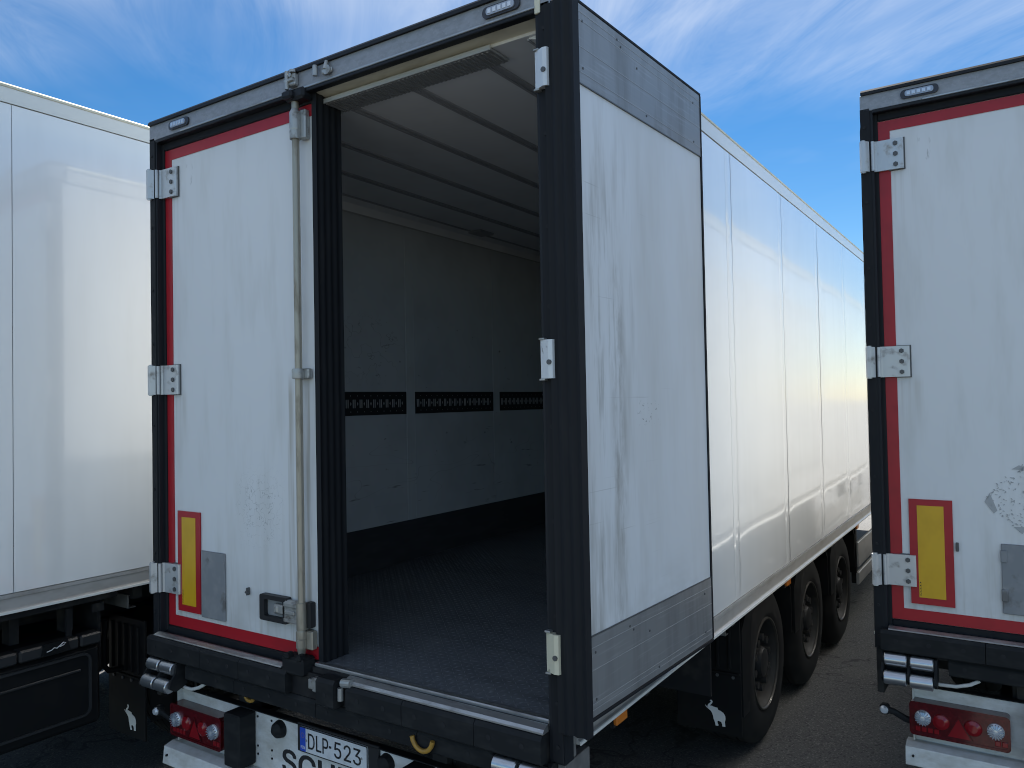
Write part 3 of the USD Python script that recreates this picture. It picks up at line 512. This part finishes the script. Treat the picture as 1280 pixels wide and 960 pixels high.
    # end plates under the corner posts
    for sgn in (-1, 1):
        pt('corner_plate', [bx(sgn*1.298, sgn*1.24, 0.067, 0.088, 1.06, 1.25), bx(sgn*1.296, sgn*1.262, 0.01, 0.20, 0.82, 1.052, 0.003)], 'grey_steel' if sgn > 0 else 'chassis_black')
        # chrome roller buffers in two tiers on a rubber bracket
        lo_, hi_ = (-1.25, -1.02) if sgn < 0 else (1.02, 1.25)
        rbk = pt('roller_bracket', C(*[ext(Polygon([(-0.02, 1.06), (-0.052, 1.045), (-0.060, 1.0), (-0.088, 0.965), (-0.092, 0.935), (-0.06, 0.912), (0.0, 0.935), (0.02, 1.05)]).buffer(0.004), 'x', x, x+0.012) for x in (lo_-0.012, (lo_+hi_)/2-0.006, hi_)]+[bx(lo_, hi_, -0.02, 0.03, 0.93, 1.055, 0.004)]), 'bumper_rubber')
        for zc, yc in ((1.022, -0.052), (0.938, -0.085)):
            for xa, xb in ((lo_+0.003, (lo_+hi_)/2-0.008), ((lo_+hi_)/2+0.008, hi_-0.003)):
                pt('roller', lathe([(0, xa), (0.030, xa), (0.034, xa+0.004), (0.034, xb-0.004), (0.030, xb), (0, xb)], 'x', 28, (0, yc, zc)), 'roller_chrome', rbk, smooth=35)
    # ---- rear light panel and underrun bar
    lp = pt('light_panel', C(bx(-1.135, 1.135, 0.060, 0.085, 0.585, 0.874, 0.002), bx(-1.135, -1.128, 0.03, 0.062, 0.60, 0.872), bx(1.128, 1.135, 0.03, 0.062, 0.60, 0.872)), 'panel_white')
    pt('panel_lip', bx(-1.135, 1.135, 0.045, 0.09, 0.874, 0.880, 0.002), 'chassis_black', lp)
    pt('panel_bolt', C(*[cy((x, 0.057, z), (x, 0.062, z), 0.006, 8) for x in (-0.505, 0.62, -0.40, 0.50) for z in (0.845, 0.66, 0.70)]), 'dark_hole', lp, stuff=True)
    ub = pt('underrun_bar', ext(Polygon([(-0.035, 0.500), (0.07, 0.492), (0.07, 0.588), (0.02, 0.592), (-0.025, 0.580)]).buffer(0.006), 'x', -1.165, 1.165), 'panel_white')
    pt('bar_bolt', C(*[cy((x, -0.045, 0.545), (x, -0.03, 0.545), 0.006, 8) for x in (-1.13, -0.78, -0.73, 0.73, 0.78, 1.13)]), 'dark_hole', ub, stuff=True)
    for sgn in (-1, 1):
        xa, xb = (-1.140, -0.715) if sgn < 0 else (0.715, 1.140)
        tl = pt('tail_lamp', rbox_y(xa, xb, 0.648, 0.806, 0.018, -0.005, 0.062), 'red_lens')
        pt('lamp_rim', ext(rrect(xa-0.006, xb+0.006, 0.642, 0.812, 0.02).difference(rrect(xa+0.006, xb-0.006, 0.654, 0.800, 0.016)), 'y', -0.008, 0.062), 'red_lens', tl)
        outer, inner = (xa+0.055, xb-0.055)
        for cxx in (outer, inner):
            pt('clear_lamp', lathe([(0, -0.026), (0.012, -0.026), (0.030, -0.020), (0.037, -0.012), (0.038, -0.004), (0, -0.004)], 'y', 24, (cxx, 0, 0.735)), 'clear_lens', tl, smooth=20)
            pt('lamp_flute', C(*[tf(bx(0.012, 0.035, -0.0285, -0.016, -0.0018, 0.0018), [[math.cos(a), 0, -math.sin(a), cxx], [0, 1, 0, 0], [math.sin(a), 0, math.cos(a), 0.735], [0, 0, 0, 1]]) for a in np.arange(16)*np.pi/8]), 'marker_lens', tl, stuff=True)
        for q, zz in ((0.135, 0.728), (0.275, 0.728)):
            pt('brake_lamp', lathe([(0, -0.020), (0.020, -0.019), (0.036, -0.012), (0.040, -0.004), (0, -0.004)], 'y', 24, (xa+q, 0, zz)), 'red_bright', tl, smooth=20)
        tri = Polygon([(xa+0.155, 0.662), (xa+0.275, 0.662), (xa+0.213, 0.775)])
        pt('triangle_reflector', ext(tri, 'y', -0.0105, -0.003), 'red_bright', tl)
        pt('triangle_rib', C(*[ext(tri.difference(tri.buffer(-0.006)), 'y', -0.013, -0.003)]), 'red_lens', tl)
        pt('lamp_cell', [*[bx(xa+0.02+0.028*i, xa+0.042+0.028*i, -0.009, -0.003, 0.664, 0.690, 0.003) for i in (0, 1, 2, 3)], *[bx(xb-0.06+0.03*i, xb-0.035+0.03*i, -0.009, -0.003, 0.664, 0.690, 0.003) for i in (0, 1)]], 'red_bright', tl)
        # rubber mounted outline lamp on a stalk
        sk = pt('outline_lamp', C(tube([(sgn*1.12, 0.03, 0.69), (sgn*1.17, 0.02, 0.705), (sgn*1.22, 0.005, 0.735), (sgn*1.262, 0.0, 0.742)], 0.017, 10), bx(sgn*1.24, sgn*1.285, -0.016, 0.03, 0.715, 0.768, 0.010)), 'bumper_rubber')
        pt('lens', lathe([(0, -0.03), (0.014, -0.028), (0.021, -0.018), (0.021, -0.010), (0, -0.010)], 'y', 18, (sgn*1.264, 0, 0.742)), 'clear_lens', sk, smooth=30)
        # black housing beside each tail lamp
        pt('lamp_guard', C(bx(sgn*0.520 if sgn > 0 else -0.640, sgn*0.640 if sgn > 0 else -0.518, -0.045, 0.061, 0.610, 0.873, 0.008)), 'bumper_rubber')
        # plate lamps: half dome housings
        pt('plate_lamp', C(lathe([(0, -0.05), (0.018, -0.046), (0.036, -0.03), (0.044, 0.0), (0, 0.0)], 'y', 20, (sgn*0.02+(-0.315 if sgn < 0 else 0.345), 0.061, 0.820))), 'bumper_rubber', smooth=30)
    # ---- number plate
    hold = pt('plate_holder', bx(-0.198, 0.325, 0.045, 0.061, 0.752, 0.888, 0.003), 'ink_black')
    if plate == 'full':
        np_ = pt('number_plate', ext(rrect(-0.178, 0.264, 0.757, 0.875, 0.008), 'y', 0.0405, 0.0455), 'plate_white')
        pt('plate_rim', ext(rrect(-0.178, 0.264, 0.757, 0.875, 0.008).difference(rrect(-0.174, 0.260, 0.761, 0.871, 0.006)), 'y', 0.039, 0.041), 'ink_black', np_)
        pt('blue_band', bx(-0.174, -0.136, 0.0395, 0.041, 0.761, 0.871), 'plate_blue', np_)
        pt('band_letters', text_rear('FIN', 0.014, -0.169, 0.772, 0.0396, 0.028, depth=0.0006), 'ink_white', np_)
        pt('plate_stars', C(*[ext(Point(-0.155+0.011*math.cos(a), 0.835+0.011*math.sin(a)).buffer(0.0016), 'y', 0.0390, 0.0397) for a in np.arange(12)*np.pi/6]), 'hook_yellow', np_, stuff=True)
        pt('plate_letters', text_rear('DLP', 0.072, -0.124, 0.780, 0.0405, 0.134), 'ink_black', np_)
        pt('plate_dash', bx(0.022, 0.036, 0.0388, 0.041, 0.814, 0.824), 'ink_black', np_)
        pt('plate_digits', text_rear('523', 0.072, 0.047, 0.780, 0.0405, 0.168), 'ink_black', np_)
        pt('plate_screw', [cy((x, 0.037, 0.815), (x, 0.041, 0.815), 0.005, 10) for x in (-0.130, 0.228)], 'cast_steel', np_)
        pt('maker_name', text_rear('SCHMITZ', 0.110, -0.335, 0.618, 0.0605, 0.84, bold=True), 'ink_black', lp)
        pt('maker_emblem', elephant(0.63, 0.60, 0.20, 0.057, 0.0605), 'ink_black', lp)
    # yellow lashing loops and a loose white cable behind the buffer
    for xx in (-0.49, 0.665):
        an = np.linspace(math.pi*1.05, math.pi*1.95, 12)
        pt('tie_loop', tube([(xx+0.055*math.cos(a), -0.056, 1.045+0.06*math.sin(a)) for a in an] if xx > 0 else [(xx+0.03*math.cos(a), 0.0, 0.965+0.02*math.sin(a)) for a in an], 0.010, 10), 'hook_yellow', smooth=40)
    pt('loose_cable', tube([(-1.08, 0.0, 0.925), (-1.0, -0.01, 0.918), (-0.93, -0.02, 0.925), (-0.87, -0.02, 0.945), (-0.83, -0.01, 0.968)], 0.009, 8), 'cable_white', smooth=40)
    # ---- chassis
    for sgn in (-1, 1):
        bm = pt('chassis_beam', C(bx(sgn*0.62, sgn*0.76, 0.12, L-1.2, 1.075, 1.098), bx(sgn*0.68, sgn*0.70, 0.12, L-1.2, 0.80, 1.076), bx(sgn*0.62, sgn*0.76, 0.12, L-1.2, 0.78, 0.80)), 'chassis_black')
        pt('landing_leg', C(bx(sgn*0.80, sgn*0.94, 10.4, 10.54, 0.30, 1.095, 0.01), bx(sgn*0.83, sgn*0.91, 10.43, 10.51, -lift-0.01, 0.32), bx(sgn*0.74, sgn*1.0, 10.34, 10.60, -lift-0.02, -lift+0.02, 0.005)), 'chassis_black')
        pt('panel_strut', [bx(sgn*0.60, sgn*0.68, 0.085, 0.16, 0.55, 1.0), bx(sgn*0.60, sgn*0.68, 0.10, 0.90, 0.95, 1.04)], 'chassis_black')
        pt('splash_panel', bx(sgn*0.64, sgn*1.14, 2.02, 2.04, 0.62, 1.09), 'chassis_black')
    pt('cross_member', [bx(-1.22, 1.22, y, y+0.06, 1.00, 1.098) for y in np.arange(0.9, L-1, 1.3)], 'chassis_black')
    # ---- axles with wheels, guards and flaps (these stay on the ground)
    for ia, ay in enumerate(AXLES):
        gz = float(ground_z(loc[1]+ay)); wz = 0.531+gz
        part(P, 'axle', C(cy((-0.95, ay, wz), (0.95, ay, wz), 0.065, 14)), 'chassis_black', smooth=40)
        part(P, 'suspension', [*[bx(s*0.66, s*0.74, ay-0.45, ay+0.1, 0.60, 0.72, 0.02) for s in (-1, 1)], *[cy((s*0.70, ay+0.25, 0.62), (s*0.70, ay+0.25, 0.80), 0.12, 16) for s in (-1, 1)]], 'chassis_black', smooth=40)
        for sgn in (-1, 1):
            w = [(0.300, 0.02), (0.335, 0.0), (0.45, 0.005), (0.50, 0.03), (0.525, 0.055), (0.531, 0.075), (0.531, 0.31), (0.525, 0.33), (0.50, 0.355), (0.45, 0.38), (0.335, 0.385), (0.300, 0.365), (0.300, 0.02)]
            # grooves in the tread
            w2 = []
            for (r_, h_) in w:
                w2.append((r_, h_))
                if (r_, h_) == (0.531, 0.075):
                    for g in (0.12, 0.193, 0.266):
                        w2 += [(0.531, g-0.008), (0.518, g-0.006), (0.518, g+0.006), (0.531, g+0.008)]
            at = (sgn*1.222, ay, wz)
            flip = lambda m: m if sgn < 0 else tf(m, np.diag([-1, 1, 1, 1.0]))
            def put(m): m = flip(m); m.apply_translation(at); return m
            ty = part(P, 'wheel', put(lathe(w2, 'x', 56)), 'tyre_rubber', smooth=35)
            rm = [(0.0, 0.165), (0.145, 0.165), (0.155, 0.160), (0.175, 0.150), (0.215, 0.155), (0.245, 0.140), (0.262, 0.10), (0.272, 0.05), (0.288, 0.018), (0.300, 0.010), (0.304, 0.018), (0.296, 0.035), (0.292, 0.20), (0.0, 0.20)]
            part(ty, 'rim', put(lathe(rm, 'x', 48)), 'rim_steel', smooth=30)
            part(ty, 'rim_flange', put(lathe([(0.289, 0.012), (0.294, 0.003), (0.302, 0.003), (0.305, 0.012), (0.300, 0.020), (0.292, 0.020), (0.289, 0.012)], 'x', 48)), 'flange_steel', smooth=40)
            part(ty, 'hub', put(lathe([(0, 0.012), (0.060, 0.012), (0.092, 0.020), (0.105, 0.045), (0.112, 0.16), (0.0, 0.16)], 'x', 24)), 'chassis_black', smooth=30)
            an = np.arange(10)*np.pi/5+0.2
            part(ty, 'wheel_nut', [put(cy((0.030, 0.168*math.cos(a), 0.168*math.sin(a)), (0.158, 0.168*math.cos(a), 0.168*math.sin(a)), 0.026, 10)) for a in an], 'nut_steel')
            part(ty, 'hand_hole', [put(cy((0.140, 0.222*math.cos(a+.3), 0.222*math.sin(a+.3)), (0.152, 0.222*math.cos(a+.3), 0.222*math.sin(a+.3)), 0.026, 10)) for a in an], 'dark_hole')
            # mudguard: a thin arch over the wheel
            oy = ay
            arch_o = Polygon([(oy-0.63, 0.62), (oy-0.63, 0.95), (oy-0.50, 1.085), (oy+0.50, 1.085), (oy+0.63, 0.95), (oy+0.63, 0.62)])
            arch_i = Polygon([(oy-0.615, 0.61), (oy-0.615, 0.945), (oy-0.493, 1.070), (oy+0.493, 1.070), (oy+0.615, 0.945), (oy+0.615, 0.61)])
            mg = part(P, 'mudguard', ext(arch_o.difference(arch_i), 'x', sgn*0.84, sgn*1.235), 'locker_black')
            part(mg, 'guard_rib', C(*[bx(sgn*x, sgn*(x+0.02), oy+q*0.637-0.008, oy+q*0.637+0.008, 0.66, 0.95, 0.003) for x in np.arange(0.88, 1.22, 0.07) for q in (-1, 1)]), 'locker_black', stuff=True)
            part(mg, 'guard_cheek', ext(Polygon([(oy-0.632, 0.60 if ia else 0.42), (oy-0.50, 0.60 if ia else 0.42), (oy-0.44, 0.75), (oy-0.42, 0.95), (oy-0.36, 1.07), (oy-0.50, 1.083), (oy-0.632, 0.95)]), 'x', sgn*1.236, sgn*1.246), 'locker_black')
            if ia == 0:
                fy = ay-0.665
                fp = part(P, 'mud_flap', C(bx(sgn*0.83, sgn*1.245, fy-0.006, fy+0.006, 0.31, 0.70, 0.002), bx(sgn*0.83, sgn*1.245, fy-0.004, fy+0.010, 0.70, 1.06, 0.002)), 'locker_black')
                part(fp, 'flap_rib', [*[bx(sgn*x, sgn*(x+0.018), fy-0.016, fy, 0.72, 1.02, 0.004) for x in np.arange(0.87, 1.22, 0.075)], bx(sgn*0.84, sgn*1.24, fy-0.014, fy, 0.685, 0.70, 0.003)], 'locker_black')
                part(fp, 'flap_bolt', [cy((sgn*x, fy-0.014, 0.672), (sgn*x, fy-0.004, 0.672), 0.010, 10) for x in (0.90, 1.0, 1.10, 1.20)], 'bolt_steel')
                part(fp, 'flap_emblem', elephant(sgn*1.08, 0.355, 0.152, fy-0.0085, fy-0.0055), 'ink_white')
                part(P, 'guard_bracket', C(bx(sgn*0.82, sgn*1.18, fy-0.075, fy-0.068, 0.94+lift, 1.02+lift, 0.002), bx(sgn*0.82, sgn*1.18, fy-0.075, fy-0.02, 1.015+lift, 1.022+lift, 0.002), bx(sgn*0.82, sgn*1.18, fy-0.075, fy-0.02, 0.938+lift, 0.945+lift, 0.002)), 'grey_steel')
                part(P, 'guard_stay', tube([(sgn*1.0, fy-0.12, 1.06), (sgn*1.0, fy-0.13, 0.95), (sgn*1.0, fy-0.13, 0.78), (sgn*1.0, fy-0.10, 0.74), (sgn*1.0, fy-0.0, 0.73)], 0.018, 8), 'locker_black', smooth=40)
    for sgn in (-1, 1):
        # side guard: two aluminium boards ahead of the wheels
        for z0, z1 in ((0.60, 0.86), (0.42, 0.55)):
            pt('guard_board', bx(sgn*1.255, sgn*1.225, 6.26, 10.2, z0-lift, z1-lift, 0.006), 'skirt_alu')
        pt('guard_post', [bx(sgn*1.222, sgn*1.17, y, y+0.06, 0.42-lift, 1.098) for y in (6.32, 8.2, 10.1)], 'chassis_black')
        pt('guard_cover', ext(Polygon([(6.22, 0.55), (6.26, 0.55), (6.26, 1.09), (6.20, 1.09)]), 'x', sgn*0.86, sgn*1.24), 'locker_black')
    pt('tool_box', bx(-0.55, 0.55, 6.6, 7.3, 0.55, 1.0, 0.02), 'chassis_black')
    if locker:
        y0, y1 = locker; xs = W-0.03
        lk = pt('pallet_locker', bx(0.55, xs, y0, y1, 0.34, 0.80, 0.02), 'locker_black')
        pt('locker_lid', [bx(xs-0.08, xs+0.012, a, b, 0.805, 0.872, 0.010) for a, b in ((y0, y0+0.75), (y0+0.757, y1-0.46), (y1-0.453, y1-0.13), (y1-0.123, y1))], 'locker_lid', lk)
        pt('lid_top', bx(0.55, xs-0.01, y0, y1, 0.80, 0.866, 0.01), 'locker_black', lk)
        pt('lid_badge', ext(Polygon([(y1-0.345, 0.816), (y1-0.33, 0.878), (y1-0.20, 0.880), (y1-0.185, 0.818)]), 'x', xs, xs+0.018), 'locker_black', lk)
        sq = [(xs+0.019, y1-0.315, 0.834), (xs+0.019, y1-0.29, 0.838), (xs+0.019, y1-0.275, 0.848), (xs+0.019, y1-0.26, 0.842), (xs+0.019, y1-0.245, 0.852), (xs+0.019, y1-0.225, 0.866), (xs+0.019, y1-0.212, 0.862), (xs+0.019, y1-0.222, 0.852), (xs+0.019, y1-0.245, 0.846)]
        pt('badge_squiggle', tube(sq, 0.0026, 6), 'ink_white', lk)
        fr_ = rrect(y0+0.10, y1-0.06, 0.40, 0.77, 0.05)
        pt('locker_rib', [ext(fr_.difference(fr_.buffer(-0.014)), 'x', xs-0.004, xs+0.010), bx(xs-0.004, xs+0.008, y0+0.6, y1-0.12, 0.668, 0.682, 0.003)], 'locker_lid', lk)
        pt('locker_bracket', [bx(1.0, 1.09, y, y+0.05, 0.866, 1.098) for y in (y0+0.1, y1-0.42, y1-0.12)], 'chassis_black', lk)
        pt('rail_hanger', [bx(1.21, 1.27, y0, y1+0.1, 1.055, 1.096), bx(1.20, 1.215, y1-0.17, y1-0.14, 0.87, 1.03), bx(1.22, 1.235, y1-0.03, y1+0.04, 0.98, 1.03)], 'chassis_black', lk)
    # ---- doors
    TL = np.array([[1, 0, 0, -1.27], [0, 1, 0, DY], [0, 0, 1, 0], [0, 0, 0, 1.0]])
    door_parts(P, TL, -1, False, LT, ref_l, True)
    if right_open:
        a = 0.051; c, s = math.cos(a), math.sin(a)
        # inner face (t = 0.088) lies on x = 1.40 at the hinge edge and swings 3 degrees off the side
        TR = np.array([[s, c, 0, 1.40-0.0893], [c, -s, 0, -0.022], [0, 0, 1, 0], [0, 0, 0, 1.0]])
        door_parts(P, TR, 1, True, LT, 0, False)
    else:
        TR = np.array([[-1, 0, 0, 1.27], [0, 1, 0, DY], [0, 0, 1, 0], [0, 0, 0, 1.0]])
        door_parts(P, TR, 1, False, LT, 0, False)
    return P

# ------------------------------------------------------------------ ground
gp = 400.0
g = np.concatenate([np.linspace(-gp, -30, 12), np.linspace(-24, 24, 33), np.linspace(30, gp, 12)])
GX, GY = np.meshgrid(g, g, indexing='ij'); GZ = 0.012*(meshkit.fbm(np.stack([GX*0.35, GY*0.35, GX*0], -1), 3, 5)-0.5)
GZ = GZ-0.008+ground_z(GY)
nn = len(g); v = np.stack([GX, GY, GZ], -1).reshape(-1, 3); f = []
for i in range(nn-1):
    for j in range(nn-1):
        a = i*nn+j; f += [[a, a+nn, a+nn+1], [a, a+nn+1, a+1]]
gr = usdkit.mesh(stage, '/World/ground', trimesh.Trimesh(v, f, process=False), M['asphalt'], smooth=True)
gr.GetPrim().SetCustomDataByKey('kind', 'structure'); gr.GetPrim().SetCustomDataByKey('label', 'dark worn asphalt of the trailer yard'); gr.GetPrim().SetCustomDataByKey('category', 'ground')

# ------------------------------------------------------------------ the three trailers, side by side
make_trailer('refrigerated_trailer', 'white refrigerated trailer with its right rear door folded open, dark empty hold showing',
             (0, 0, 0), 0.0, 0.0, 0.915, True, 'full', None, 1, True, None)
make_trailer('refrigerated_trailer', 'closed white trailer with torn diamond placard on its rear door, beside the open one',
             (3.353, 1.9505, 0.0), math.degrees(-0.0138), 0.016, 0.915, False, 'blank', None, 2, False, None)
make_trailer('refrigerated_trailer', 'white trailer showing only its plain side with black pallet locker underneath',
             (-1.85-W, -1.95, 0.0), 0.0, 0.21, 0.26, False, 'blank', (0.35, 1.97), 1, False, None)
